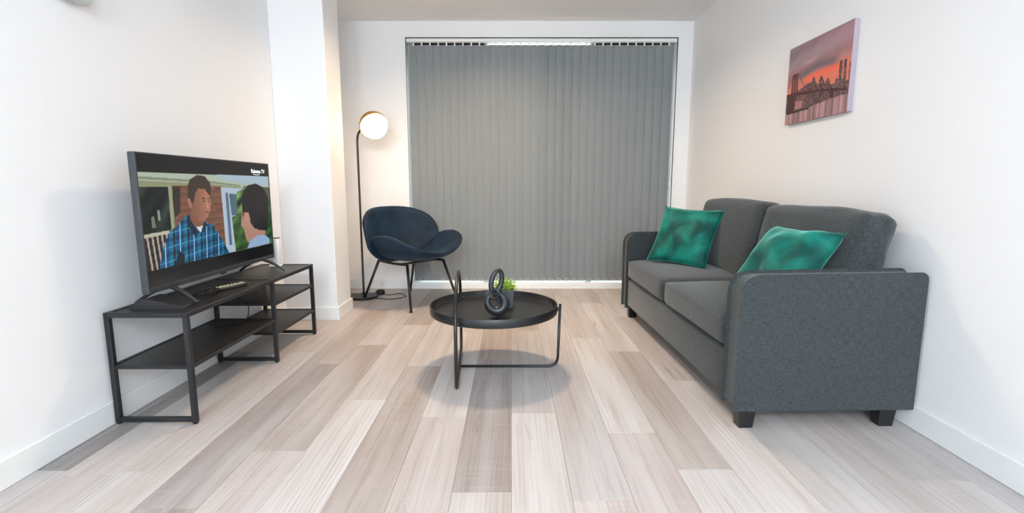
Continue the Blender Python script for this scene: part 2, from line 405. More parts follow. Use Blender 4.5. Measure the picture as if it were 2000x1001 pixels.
# window with frame, sill track and panes
win = struct(thing('window_1', 'wide window door behind the vertical blind', 'window'))
del win['category']
bm = bmesh.new(); YW = YB + 0.11
box(bm, WX0, WX0 + 0.05, YW, YW + 0.06, 0.05, WZ1); box(bm, WX1 - 0.05, WX1, YW, YW + 0.06, 0.05, WZ1); box(bm, WX0, WX1, YW, YW + 0.06, 0.0, 0.05)
bm_obj('window_frame', bm, M['vinyl'], win)
bm = bmesh.new(); box(bm, WX0, WX1, YB - 0.016, YB + 0.11, 0.0005, 0.030, 0.002, 1); box(bm, WX0, WX1, YB - 0.006, YB + 0.11, 0.030, 0.058, 0.002, 1)
bm_obj('window_sill', bm, M['trim'], win)
MX = [WX0 + 0.05, -0.245, 0.745, WX1 - 0.05]
for i in range(3):
    bm = bmesh.new(); box(bm, MX[i], MX[i + 1], YW + 0.02, YW + 0.032, 0.05, WZ1 - (0.0 if i == 1 else 0.22)); bm_obj('pane', bm, M['glass'], win)
    if i != 1:
        bm = bmesh.new(); box(bm, MX[i], MX[i + 1], YW, YW + 0.05, WZ1 - 0.22, WZ1); bm_obj('added_dark_panel', bm, M['darkpanel'], win)  # added to block the sky, so side gaps above the slats look dark
for x in MX[1:3]:
    bm = bmesh.new(); box(bm, x - 0.025, x + 0.025, YW, YW + 0.05, 0.05, WZ1); bm_obj('mullion', bm, M['vinyl'], win)
# thin white window casing
bm = bmesh.new()
for s in ((WX0 - 0.008, WX0, YB - 0.006, YB + 0.02, 0, WZ1 + 0.008), (WX1, WX1 + 0.008, YB - 0.006, YB + 0.02, 0, WZ1 + 0.008), (WX0, WX1, YB - 0.006, YB + 0.02, WZ1, WZ1 + 0.008)): box(bm, *s)
struct(bm_obj('trim_1', bm, M['vinyl']), 'thin white edge trim of the window opening')

# ------------------------------------------------------------------ downlight fixture, and fill globes added out of view
for lx, ly, lc, lw in DOWNLIGHTS:
    t = thing('ceiling_light', 'round white recessed ceiling downlight over the far end of the room', 'ceiling light', (lx, ly, CEIL))
    bm = bmesh.new(); lathe(bm, [(0.153, 0), (0.175, 0), (0.172, -0.006), (0.153, -0.008), (0.153, 0)], 32); bm_obj('trim_ring', bm, M['trim'], t, True)
    bm = bmesh.new(); lathe(bm, [(0, -0.002), (0.153, -0.002), (0.153, 0.0), (0, 0.0)], 32); bm_obj('lens', bm, M['lampface'], t)
M['globe'] = plain('added_fill_globe', (0.9, 0.9, 0.9, 1), 0.4, emit=COOL + (1,), estr=GLOBE_STR)
for lx, ly, where in FILL_GLOBES:
    t = thing('added_fill_light', 'unseen fill globe added ' + where, 'ceiling light', (lx, ly, CEIL), 0, 'added fill globes')
    bm = bmesh.new(); lathe(bm, [(0, 0), (0.06, 0), (0.06, -0.02), (0.012, -0.025), (0.012, GLOBE_Z - CEIL + GLOBE_R - 0.005), (0, GLOBE_Z - CEIL + GLOBE_R - 0.005)], 24); bm_obj('mount', bm, M['trim'], t, True)
    bm = bmesh.new(); lathe(bm, [(GLOBE_R * math.sin(PI * k / 14), GLOBE_Z - CEIL + GLOBE_R * math.cos(PI * k / 14)) for k in range(15)], 24); bm_obj('globe', bm, M['globe'], t, True)

# ------------------------------------------------------------------ vertical blind
bl = thing('vertical_blind', 'closed grey vertical blind hanging across the wide window', 'blind', (0, YB + 0.03, 0))
bm = bmesh.new(); box(bm, WX0 + 0.004, WX1 - 0.004, -0.022, 0.022, 2.232, 2.264, 0.003, 1); bm_obj('head_rail', bm, M['trim'], bl)
NS = 32; SX0, SX1 = WX0 + 0.066, WX1 - 0.070
def slat_mesh():
    bm = bmesh.new(); n = 6; z0, z1 = 0.072, 2.212; prev = None
    for side in (0, 1):
        col = []
        for k in range(n + 1):
            u = -1 + 2 * k / n; x = 0.0445 * u; y = 0.0022 * (u * u) + (0.0008 if side else 0)
            col.append((bm.verts.new((x, y, z0)), bm.verts.new((x, y, z1))))
        for a, b in zip(col, col[1:]): bm.faces.new((a[0], b[0], b[1], a[1]))
        if prev:
            for q in (0, n): bm.faces.new((prev[q][0], col[q][0], col[q][1], prev[q][1]))
        prev = col
    bmesh.ops.recalc_face_normals(bm, faces=bm.faces)
    me = bpy.data.meshes.new('slat'); bm.to_mesh(me); bm.free(); me.materials.append(M['blind']); return me
SLAT = slat_mesh()
bm = bmesh.new(); box(bm, -0.006, 0.006, -0.003, 0.003, 2.205, 2.236); HG = bpy.data.meshes.new('hanger'); bm.to_mesh(HG); bm.free(); HG.materials.append(M['white_plastic'])
centers = []
for i in range(NS):
    x = SX0 + (SX1 - SX0) * i / (NS - 1); centers.append(x)
    ang = math.radians(random.uniform(5, 8))
    if i in (16, 17, 18, 19): ang = math.radians(17)
    o = link('slat', SLAT, None, bl, loc=(x, 0, 0)); o.rotation_euler = (0, 0, ang)
    link('hanger', HG, None, bl, loc=(x, 0, 0))
bm = bmesh.new(); pts = []
for a, b in zip(centers, centers[1:]):
    for k in range(8):
        u = k / 8; pts.append((a + (b - a) * u, -0.014, 0.099 - 0.026 * (1 - abs(2 * u - 1) ** 1.6)))
tube(bm, pts, 0.0018, 5); bm_obj('bead_chain', bm, M['chain'], bl, True)
bm = bmesh.new()
for dx in (0, 0.008): tube(bm, [(WX1 - 0.022 + dx, -0.018, 2.235), (WX1 - 0.022 + dx, -0.018, 1.0)], 0.0014, 5)
bm_obj('pull_cord', bm, M['chain'], bl)
bm = bmesh.new(); lathe(bm, [(0, 1.005), (0.007, 1.0), (0.009, 0.965), (0, 0.955)], 10, Matrix.Translation((WX1 - 0.018, -0.018, 0))); bm_obj('cord_weight', bm, M['white_plastic'], bl, True)

# ------------------------------------------------------------------ sofa
so = thing('sofa', 'dark grey fabric two-seat sofa with square arms against right wall', 'sofa', (0.885, 1.832, 0), math.radians(1.45))
SL, SD, Z0 = 1.785, 0.700, 0.096
def arm_bm(y0, y1):
    prof = fillet([(0, 0, Z0), (0, 0, 0.615), (SD, 0, 0.622), (SD, 0, Z0)], [0, 0.075, 0.02, 0], 7)
    bm = bmesh.new(); a = [bm.verts.new((p.x, y0, p.z)) for p in prof]; b = [bm.verts.new((p.x, y1, p.z)) for p in prof]
    bm.faces.new(a); bm.faces.new(b[::-1]); n = len(prof)
    for k in range(n): bm.faces.new((a[k], a[(k + 1) % n], b[(k + 1) % n], b[k]))
    bmesh.ops.remove_doubles(bm, verts=bm.verts, dist=0.0004)
    ed = [e for e in bm.edges if abs(e.verts[0].co.y - e.verts[1].co.y) < 1e-6]
    bmesh.ops.bevel(bm, geom=ed, offset=0.014, segments=3, affect='EDGES', profile=0.5)
    return bm
for y0 in (0.0, SL - 0.105):
    arm = bm_obj('arm', arm_bm(y0, y0 + 0.105), M['sofa'], so, sharp=0.9)
    ys = y0 + (0.0145 if y0 == 0 else 0.0905)
    seam = [p + Vector((-0.0005 if i < 8 else 0, 0, 0.0015)) for i, p in enumerate(fillet([(0.0, ys, Z0 + 0.01), (0.0, ys, 0.615), (SD - 0.03, ys, 0.6215)], [0, 0.075, 0], 8))]
    bm = bmesh.new(); tube(bm, seam, 0.0013, 6); bm_obj('seam', bm, M['sofa'], arm, True)
bm = bmesh.new(); box(bm, 0.006, 0.62, 0.103, SL - 0.103, Z0 + 0.002, 0.292, 0.010, 2); bm_obj('seat_base', bm, M['sofa'], so, sharp=0.9)
bm = bmesh.new(); box(bm, 0.03, 0.60, 0.105, SL - 0.105, 0.285, 0.318); bm_obj('seat_deck', bm, M['gap_shade'], so)  # near-black colour puts the shade into the gap under the cushions
bm = bmesh.new(); box(bm, 0.600, SD, 0.104, SL - 0.104, Z0 + 0.002, 0.622, 0.012, 2); bm_obj('back_frame', bm, M['sofa'], so, sharp=0.9)
sw = (SL - 0.21) / 2
for i in range(2):
    cy = 0.105 + sw * (i + 0.5)
    bm = rbox(0.585, sw - 0.002, 0.135, 0.030, 10, (0.012, 0.0, 0.016), 0.0012, i)
    o = bm_obj('seat_cushion', bm, M['sofa'], so, True, loc=(0.283, cy, 0.372))
    bm = bmesh.new()
    tube(bm, fillet([(-0.283, -sw / 2 + 0.012, 0.054), (-0.283, sw / 2 - 0.012, 0.054)], 0, 2), 0.0022, 6); bm_obj('piping', bm, M['sofa'], o, True)
    bm = rbox(0.150, sw + 0.004, 0.450, 0.045, 12, (0.022, 0.0, 0.014), 0.0028, 5 + i)
    o = bm_obj('back_cushion', bm, M['sofa'], so, True, loc=(0.566 - 0.004 * i, cy, 0.632 + 0.016 * i)); o.rotation_euler = (0, math.radians(11.5), math.radians(-0.6 + 1.2 * i))
for (x, y) in ((0.022, 0.018), (SD - 0.105, 0.018), (0.022, SL - 0.083), (SD - 0.105, SL - 0.083)):
    bm = bmesh.new(); w = 0.072
    a = [bm.verts.new((x + sx * w, y + sy * 0.062, Z0 + 0.004)) for sx, sy in ((0, 0), (1, 0), (1, 1), (0, 1))]
    b = [bm.verts.new((x + 0.006 + sx * (w - 0.016), y + 0.006 + sy * 0.048, 0.0005)) for sx, sy in ((0, 0), (1, 0), (1, 1), (0, 1))]
    bm.faces.new(a); bm.faces.new(b[::-1])
    for k in range(4): bm.faces.new((a[k], a[(k + 1) % 4], b[(k + 1) % 4], b[k]))
    bmesh.ops.bevel(bm, geom=bm.edges[:], offset=0.002, segments=1, affect='EDGES')
    bm_obj('leg', bm, M['legwood'], so)

# ------------------------------------------------------------------ throw pillows
def pillow(name, w, h, t, seed, label, center, e1, e2):
    e1 = Vector(e1).normalized(); e2 = Vector(e2); e2 = (e2 - e1 * e2.dot(e1)).normalized(); e3 = e1.cross(e2)
    root = thing(name, label, 'cushion', center); root.rotation_euler = Matrix((e1, e2, e3)).transposed().to_euler()
    rnd = random.Random(seed); ph = [rnd.uniform(0, 6.28) for _ in range(8)]; n = 28
    bm = bmesh.new(); g = {}
    for s in (1, -1):
        for i in range(n + 1):
            for j in range(n + 1):
                u, v = -1 + 2 * i / n, -1 + 2 * j / n
                edge = i in (0, n) or j in (0, n)
                if s == -1 and edge: g[s, i, j] = g[1, i, j]; continue
                x = u * w / 2 * (1 - 0.075 * (1 - v * v) * abs(u)); y = v * h / 2 * (1 - 0.075 * (1 - u * u) * abs(v))
                f = ((1 - abs(u) ** 2.6) * (1 - abs(v) ** 2.6)) ** 0.55
                wr = 1 + 0.10 * math.sin(3 * u + 4 * v + ph[0]) + 0.08 * math.sin(5 * v - 4 * u + ph[1]) + 0.06 * math.sin(9 * u + 3 * v + ph[2])
                g[s, i, j] = bm.verts.new((x, y, s * t / 2 * f * wr))
        for i in range(n):
            for j in range(n):
                q = [g[s, i, j], g[s, i + 1, j], g[s, i + 1, j + 1], g[s, i, j + 1]]
                bm.faces.new(q if s == 1 else q[::-1])
    bm_obj('cover', bm, M['teal'], root, True)
    bm = bmesh.new(); pts = []
    for a, b in (((-1, -1), (1, -1)), ((1, -1), (1, 1)), ((1, 1), (-1, 1)), ((-1, 1), (-1, -1))):
        for k in range(12):
            q = k / 12; u = a[0] + (b[0] - a[0]) * q; v = a[1] + (b[1] - a[1]) * q
            pts.append((u * w / 2 * (1 - 0.075 * (1 - v * v)), v * h / 2 * (1 - 0.075 * (1 - u * u)), 0))
    tube(bm, pts, 0.0028, 6, closed=True); bm_obj('edge_seam', bm, M['teal'], root, True)
    return root
pillow('throw_pillow', 0.415, 0.415, 0.125, 3, 'emerald velvet cushion standing in the far corner of the sofa by the window', (1.142, 3.235, 0.636), (0.66, -0.70, -0.03), (0.15, 0.13, 0.34))
pillow('throw_pillow', 0.385, 0.400, 0.185, 8, 'emerald velvet cushion slumped behind the near sofa arm', (1.203, 2.160, 0.614), (0.22, -1.0, 0.0), (0.25, -0.02, 0.30))

# ------------------------------------------------------------------ tv stand
SX_0, SX_1, Y1, Y2, Y3, ZT, TQ = -1.614, -1.283, 1.888, 2.606, 3.136, 0.466, 0.020
ts = thing('tv_stand', 'low black metal television stand with open shelves along left wall', 'tv stand', ((SX_0 + SX_1) / 2, (Y1 + Y3) / 2, 0))
ox, oy = ts.location.x, ts.location.y
def sbox(name, x0, x1, y0, y1, z0, z1, mat, par, bev=0.0015):
    bm = bmesh.new(); box(bm, x0 - ox, x1 - ox, y0 - oy, y1 - oy, z0, z1, bev, 1); return bm_obj(name, bm, M[mat], par)
for y in (Y1, Y2 - TQ / 2, Y3 - TQ):
    for x in (SX_0, SX_1 - TQ):
        lg = sbox('leg', x, x + TQ, y, y + TQ, 0.006, ZT - TQ, 'blackmetal', ts)
        bm = bmesh.new(); lathe(bm, [(0, 0.0005), (0.009, 0.0005), (0.010, 0.007), (0, 0.007)], 12, Matrix.Translation((x + TQ / 2 - ox, y + TQ / 2 - oy, 0))); bm_obj('foot_cap', bm, M['rubber'], lg)
    sbox('floor_bar', SX_0 + TQ, SX_1 - TQ, y + 0.001, y + TQ - 0.001, 0.010, 0.028, 'blackmetal', ts)
    sbox('top_cross_bar', SX_0 + TQ, SX_1 - TQ, y, y + TQ, ZT - TQ, ZT, 'blackmetal', ts)
for x in (SX_0, SX_1 - TQ): sbox('top_rail', x, x + TQ, Y1, Y3, ZT - TQ, ZT, 'blackmetal', ts)
sbox('top_board', SX_0 + TQ, SX_1 - TQ, Y1 + TQ, Y3 - TQ, ZT - 0.012, ZT - 0.003, 'blackwood', ts)
for ya, yb, z in ((Y1, Y2, 0.250), (Y2, Y3, 0.334), (Y2, Y3, 0.170)):
    sh = sbox('shelf', SX_0 + 0.012, SX_1 - 0.012, ya + 0.01, yb - 0.01, z - 0.010, z - 0.003, 'blackwood', ts)
    for x in (SX_0, SX_1 - 0.016): sbox('shelf_rail', x, x + 0.016, ya + 0.012, yb - 0.012, z - 0.016, z, 'blackmetal', sh)
    for y in (ya + 0.002, yb - 0.018): sbox('shelf_rail', SX_0 + 0.016, SX_1 - 0.016, y, y + 0.016, z - 0.016, z, 'blackmetal', sh)

# ------------------------------------------------------------------ painted prints (screen, canvas)
def paint(nx, ny, layers, base):
    u, v = np.meshgrid(np.linspace(0, 1, nx), np.linspace(0, 1, ny)); img = np.zeros((ny, nx, 3)); img[:] = base
    for poly, col in layers:
        if poly is None: col(img, u, v); continue
        m = np.zeros(u.shape, bool); P = poly; n = len(P)
        for i in range(n):
            (xa, ya), (xb, yb) = P[i], P[i - 1]
            if ya == yb: continue
            m ^= ((ya > v) != (yb > v)) & (u < (xb - xa) * (v - ya) / (yb - ya) + xa)
        if callable(col): img[m] = col(u[m], v[m], img[m])
        else: img[m] = col
    return np.clip(img, 0, 255)
def print_mesh(name, img, origin, eu, ev):
    ny, nx, _ = img.shape; o, eu, ev = np.array(origin), np.array(eu), np.array(ev)
    u, v = np.meshgrid(np.linspace(0, 1, nx), np.linspace(0, 1, ny))
    co = (o + u[..., None] * eu + v[..., None] * ev).reshape(-1, 3)
    idx = np.arange(nx * ny).reshape(ny, nx)
    q = np.stack([idx[:-1, :-1], idx[1:, :-1], idx[1:, 1:], idx[:-1, 1:]], -1).reshape(-1, 4)
    me = bpy.data.meshes.new(name); me.from_pydata(co.tolist(), [], q.tolist())
    a = me.color_attributes.new('print', 'FLOAT_COLOR', 'POINT')
    c = img.reshape(-1, 3) / 255.0; lin = np.where(c <= 0.04045, c / 12.92, ((c + 0.055) / 1.055) ** 2.4)
    a.data.foreach_set('color', np.concatenate([lin, np.ones((len(lin), 1))], 1).astype(np.float32).ravel())
    return me
def strip(p, q, w):
    (x0, y0), (x1, y1) = p, q; dx, dy = x1 - x0, y1 - y0; L = math.hypot(dx, dy); nx_, ny_ = -dy / L * w / 2, dx / L * w / 2
    return [(x0 + nx_, y0 + ny_), (x1 + nx_, y1 + ny_), (x1 - nx_, y1 - ny_), (x0 - nx_, y0 - ny_)]
rng = np.random.default_rng(3)
def noisy(col, amp, su=1.0, sv=1.0):
    ks = [(rng.uniform(8, 60) * su, rng.uniform(8, 60) * sv, rng.uniform(0, 6.3)) for _ in range(6)]
    def f(u, v, old):
        s = sum(np.sin(a * u + b * v + p) for a, b, p in ks) / 3
        return np.clip(np.array(col)[None, :] * (1 + amp * s[:, None]), 0, 255)
    return f
def brick(u, v, old):
    r = np.floor(v * 52); f1 = (v * 52) % 1; f2 = (u * 22 + 0.5 * (r % 2)) % 1
    c = np.array([104, 66, 50]) * (0.85 + 0.3 * ((r * 7.3 + np.floor(u * 22 + 0.5 * (r % 2)) * 3.1) % 1))[:, None]
    c[(f1 < 0.16) | (f2 < 0.05)] = (92, 74, 64); return c
def plaid(u, v, old):
    c = np.tile(np.array([18., 62., 104.]), (len(u), 1))
    x = u + 0.05 * (v - 0.6)
    k = (x * 11) % 1; c[(k > 0.55)] = (14, 96, 128); k2 = (x * 11 + 0.2) % 1; c[k2 < 0.14] = (20, 30, 44)
    r = (v * 9 + u * 1.5) % 1; c[r < 0.28] *= 0.75; c[(r > 0.62) & (r < 0.72)] = c[(r > 0.62) & (r < 0.72)] * 0.6 + np.array([40, 70, 80])
    k3 = (x * 11 + 0.75) % 1; c[k3 < 0.06] = (120, 186, 206)
    return c
def skin(u, v, old):
    cx = (u - 0.385) / 0.07
    return np.clip(np.array([150., 102., 82.])[None, :] * (0.92 + 0.18 * np.tanh(cx))[:, None], 0, 255)
L = []
FR = [(0.0, 0.135), (1, 0.128), (1, 0.875), (0, 0.872)]
L += [(FR, noisy((74, 82, 66), 0.25)),
      ([(0, 0.135), (1, 0.128), (1, 0.25), (0.741, 0.23), (0.704, 0.263), (0.417, 0.225), (0, 0.2)], (150, 158, 142)),
      ([(0.45, 0.132), (1, 0.128), (1, 0.235), (0.60, 0.19)], (142, 160, 172)),
      ([(0, 0.165), (0.42, 0.188), (0.70, 0.225), (0.70, 0.24), (0.42, 0.208), (0, 0.185)], (108, 118, 98)),
      ([(0.0, 0.195), (0.417, 0.215), (0.706, 0.243), (0.704, 0.268), (0.402, 0.24), (0.0, 0.245)], (122, 124, 96)),
      ([(0.0, 0.243), (0.167, 0.24), (0.175, 0.575), (0.0, 0.60)], noisy((20, 26, 22), 0.8)),
      ([(0.0, 0.60), (0.14, 0.58), (0.14, 0.872), (0.0, 0.872)], (36, 30, 28)),
      ([(0.085, 0.42), (0.10, 0.42), (0.10, 0.50), (0.085, 0.50)], (120, 128, 120)), ([(0.05, 0.47), (0.065, 0.46), (0.07, 0.55), (0.05, 0.55)], (96, 100, 84)),
      ([(0.181, 0.232), (0.53, 0.236), (0.53, 0.872), (0.175, 0.872)], brick),
      ([(0.181, 0.24), (0.235, 0.24), (0.22, 0.45), (0.176, 0.5)], (44, 36, 32)),
      ([(0.160, 0.232), (0.183, 0.235), (0.178, 0.6), (0.156, 0.6)], (128, 134, 104)),
      ([(0.0, 0.594), (0.14, 0.584), (0.14, 0.61), (0.0, 0.622)], (160, 156, 142))]
for k in range(5):
    x = 0.012 + 0.027 * k; L.append(([(x, 0.615), (x + 0.010, 0.613), (x + 0.022, 0.872), (x + 0.012, 0.872)], (150, 140, 130)))
L += [([(0.527, 0.245), (0.73, 0.262), (0.70, 0.872), (0.53, 0.872)], (150, 164, 178)),
      ([(0.562, 0.299), (0.583, 0.299), (0.585, 0.80), (0.561, 0.80)], (74, 92, 110)),
      ([(0.592, 0.308), (0.665, 0.312), (0.65, 0.523), (0.600, 0.517)], (66, 88, 96)),
      ([(0.60, 0.533), (0.72, 0.495), (0.73, 0.872), (0.612, 0.872)], noisy((48, 74, 36), 0.55)),
      ([(0.662, 0.293), (0.73, 0.263), (0.72, 0.528), (0.65, 0.522)], noisy((66, 96, 48), 0.5)),
      ([(0.92, 0.40), (1.0, 0.36), (1.0, 0.875), (0.92, 0.86)], noisy((36, 66, 30), 0.5)),
      ([(0.067, 0.872), (0.093, 0.731), (0.139, 0.605), (0.21, 0.534), (0.273, 0.463), (0.285, 0.529), (0.332, 0.623), (0.376, 0.547), (0.439, 0.586), (0.486, 0.694), (0.556, 0.872)], plaid),
      ([(0.155, 0.872), (0.19, 0.76), (0.225, 0.80), (0.215, 0.872)], (12, 22, 32)),
      ([(0.282, 0.429), (0.295, 0.487), (0.377, 0.53), (0.372, 0.583), (0.322, 0.60), (0.279, 0.528)], (112, 72, 56)),
      ([(0.317, 0.586), (0.367, 0.580), (0.344, 0.640)], (178, 184, 186)),
      ([(0.273, 0.456), (0.285, 0.529), (0.331, 0.637), (0.304, 0.669), (0.26, 0.554)], (16, 30, 52)),
      ([(0.377, 0.54), (0.40, 0.573), (0.377, 0.615), (0.343, 0.647)], (18, 34, 56)),
      ([(0.275, 0.34), (0.283, 0.231), (0.303, 0.178), (0.354, 0.14), (0.409, 0.148), (0.444, 0.207), (0.447, 0.274), (0.436, 0.330), (0.39, 0.30), (0.328, 0.40), (0.29, 0.40)], (54, 42, 36)),
      ([(0.312, 0.375), (0.330, 0.300), (0.352, 0.256), (0.40, 0.262), (0.432, 0.319), (0.436, 0.37), (0.430, 0.44), (0.408, 0.503), (0.377, 0.545), (0.339, 0.543), (0.305, 0.502), (0.290, 0.43), (0.300, 0.39)], skin),
      ([(0.273, 0.345), (0.288, 0.335), (0.300, 0.38), (0.296, 0.42), (0.282, 0.405)], (148, 100, 84)),
      ([(0.374, 0.335), (0.398, 0.340), (0.398, 0.350), (0.374, 0.346)], (58, 40, 34)), ([(0.414, 0.342), (0.432, 0.340), (0.432, 0.350), (0.414, 0.352)], (58, 40, 34)),
      ([(0.376, 0.362), (0.397, 0.366), (0.396, 0.376), (0.377, 0.372)], (70, 44, 38)), ([(0.415, 0.368), (0.431, 0.366), (0.430, 0.376), (0.416, 0.377)], (70, 44, 38)),
      ([(0.406, 0.365), (0.413, 0.40), (0.419, 0.422), (0.402, 0.424)], (172, 120, 98)),
      ([(0.380, 0.462), (0.415, 0.458), (0.412, 0.470), (0.382, 0.472)], (98, 56, 52)),
      ([(0.700, 0.478), (0.718, 0.496), (0.743, 0.507), (0.769, 0.605), (0.807, 0.68), (0.93, 0.70), (0.916, 0.768), (0.798, 0.80), (0.735, 0.812), (0.711, 0.743), (0.704, 0.665), (0.677, 0.627)], (150, 112, 96)),
      ([(0.699, 0.57), (0.703, 0.377), (0.718, 0.294), (0.774, 0.226), (0.855, 0.208), (0.936, 0.251), (0.981, 0.371), (0.970, 0.574), (0.930, 0.72), (0.85, 0.70), (0.800, 0.66), (0.769, 0.605), (0.743, 0.507), (0.718, 0.496)], (20, 17, 18)),
      ([(0.725, 0.514), (0.758, 0.50), (0.772, 0.588), (0.754, 0.638), (0.731, 0.583)], (160, 118, 104)),
      ([(0.722, 0.872), (0.753, 0.800), (0.837, 0.757), (0.912, 0.765), (0.965, 0.815), (0.962, 0.872)], (126, 148, 178)),
      ([(0, 0.872), (1, 0.875), (1, 1.0), (0, 1.0)], (5, 5, 6)), ([(0, 0), (1, 0), (1, 0.128), (0, 0.135)], (14, 14, 15))]
tv_img = paint(380, 214, L, (8, 8, 9))

# ------------------------------------------------------------------ television
TX, TY0, TY1, TZ0, TZ1 = -1.452, 1.925, 2.978, 0.532, 1.094
tv = thing('television', 'flat screen television showing a film with a man in a blue plaid shirt', 'television', (-1.46, (TY0 + TY1) / 2, ZT))
def tbox(name, x0, x1, y0, y1, z0, z1, mat, par, bev=0.002):
    bm = bmesh.new(); box(bm, x0 + 1.46, x1 + 1.46, y0 - tv.location.y, y1 - tv.location.y, z0 - ZT, z1 - ZT, bev, 1); return bm_obj(name, bm, M[mat], par)
body = tbox('panel_body', TX - 0.028, TX - 0.002, TY0, TY1, TZ0, TZ1, 'tvbezel', tv, 0.003)
tbox('rear_housing', TX - 0.072, TX - 0.027, TY0 + 0.10, TY1 - 0.10, TZ0 + 0.02, TZ0 + 0.30, 'tvplastic', tv, 0.01)
for n_, a in (('bezel_side', (TX - 0.003, TX + 0.002, TY0, TY0 + 0.007, TZ0, TZ1)), ('bezel_side', (TX - 0.003, TX + 0.002, TY1 - 0.007, TY1, TZ0, TZ1)),
          ('bezel_top', (TX - 0.003, TX + 0.002, TY0 + 0.007, TY1 - 0.007, TZ1 - 0.006, TZ1)), ('bezel_bottom', (TX - 0.003, TX + 0.003, TY0 + 0.007, TY1 - 0.007, TZ0, TZ0 + 0.022))):
    tbox(n_, *a, 'tvbezel', tv, 0.0008)
me = print_mesh('screen', tv_img, (TX + 1.46, TY0 + 0.007 - tv.location.y, TZ1 - 0.006 - ZT), (0, TY1 - TY0 - 0.014, 0), (0, 0, -(TZ1 - TZ0 - 0.028)))
scr = link('screen', me, M['screen'], tv); scr['label'] = 'lit screen with two men talking on a porch'
M['glyph'] = plain('white_screen_lettering', (0.8, 0.85, 0.9, 1), 0.5, emit=(0.8, 0.86, 0.95, 1), estr=0.8)
def text_part(name, body_, size, loc, parent):
    cu = bpy.data.curves.new(name, 'FONT'); cu.body = body_; cu.size = size; cu.extrude = 0.0002
    to = bpy.data.objects.new('tmp_text', cu); C.objects.link(to)
    bpy.context.view_layer.update()
    me = bpy.data.meshes.new_from_object(to.evaluated_get(bpy.context.evaluated_depsgraph_get()))
    bpy.data.objects.remove(to); bpy.data.curves.remove(cu); me.name = name
    o = link(name, me, None, parent, loc=loc); me.materials.clear(); me.materials.append(M['glyph'])
    o.rotation_euler = Matrix(((0, 0, 1), (1, 0, 0), (0, 1, 0))).to_euler(); return o
SW, SH = TY1 - TY0 - 0.014, TZ1 - TZ0 - 0.028
def scr_pt(u, v, d=0.0006): return (TX + 1.46 + d, TY0 + 0.007 - tv.location.y + u * SW, TZ1 - 0.006 - ZT - v * SH)
text_part('logo_lettering', 'Rakuten TV', 0.031, scr_pt(0.815, 0.098), scr)
bm = bmesh.new(); pts = [scr_pt(0.835 + 0.07 * k / 8, 0.108 + 0.010 * math.sin(PI * k / 8)) for k in range(9)]
tube(bm, pts, 0.0012, 4); bm_obj('logo_swoosh', bm, M['glyph'], scr)
# splayed feet
for y, dy in ((TY0 + 0.14, -0.012), (TY1 - 0.13, 0.012)):
    bm = bmesh.new()
    for ex, ey in ((0.135, dy - 0.015), (-0.125, dy - 0.02)):
        a = Vector((TX - 0.014 + 1.46, y - tv.location.y, TZ0 + 0.01 - ZT)); b = Vector((TX - 0.014 + ex + 1.46, y + ey - tv.location.y, 0.0065))
        m_ = a.lerp(b, 0.5) + Vector((0, 0, 0.008))
        tube(bm, bez([a, m_, b], 6), [0.012 - 0.006 * k / 12 for k in range(13)], 8)
    bm_obj('foot', bm, M['tvplastic'], tv, True)
# indicator blob under the chin
tbox('sensor_pod', TX - 0.010, TX + 0.002, 2.43, 2.47, TZ0 - 0.008, TZ0 + 0.002, 'tvplastic', tv)

# things on the stand
zt = ZT - 0.003
rc = thing('remote_control', 'slim dark remote control with pale buttons lying on the tv stand', 'remote', (-1.385, 2.375, zt + 0.0005), math.radians(-20))
bm = bmesh.new(); box(bm, -0.021, 0.021, -0.085, 0.085, 0, 0.017, 0.006, 3); bm_obj('case', bm, M['remote'], rc, True)
for k in range(6):
    for s in (-1, 0, 1):
        bm = bmesh.new(); lathe(bm, [(0.0045, 0), (0.0045, 0.0022), (0.003, 0.003), (0, 0.003)], 8); bm_obj('button', bm, M['button'], rc, True, loc=(s * 0.012, -0.062 + 0.02 * k, 0.0165))
bm = bmesh.new(); lathe(bm, [(0.009, 0), (0.009, 0.002), (0.014, 0.0025), (0.014, 0)], 16); bm_obj('navigation_ring', bm, M['button'], rc, True, loc=(0, 0.065, 0.0165))
# set-top box (black wedge) at the near end
sb = thing('media_box', 'flat black media box with sloping top at the near end of the tv stand', 'media box', (-1.455, 2.018, zt + 0.0005), math.radians(4))
bm = bmesh.new()
pr = fillet([(-0.105, 0, 0), (-0.105, 0, 0.016), (-0.055, 0, 0.042), (0.0, 0, 0.034), (0.110, 0, 0.010), (0.110, 0, 0)], [0, .006, .015, .02, .004, 0], 4)
a = [bm.verts.new((p.x, -0.06, p.z)) for p in pr]; b = [bm.verts.new((p.x, 0.055, p.z)) for p in pr]
bm.faces.new(a); bm.faces.new(b[::-1])
for k in range(len(pr)): bm.faces.new((a[k], a[(k + 1) % len(pr)], b[(k + 1) % len(pr)], b[k]))
bmesh.ops.remove_doubles(bm, verts=bm.verts, dist=0.0003); bm_obj('case', bm, M['tvplastic'], sb, sharp=0.5)
bm = bmesh.new(); box(bm, 0.085, 0.093, -0.05, 0.045, 0.011, 0.0135); bm_obj('status_light', bm, M['tvbezel'], sb)
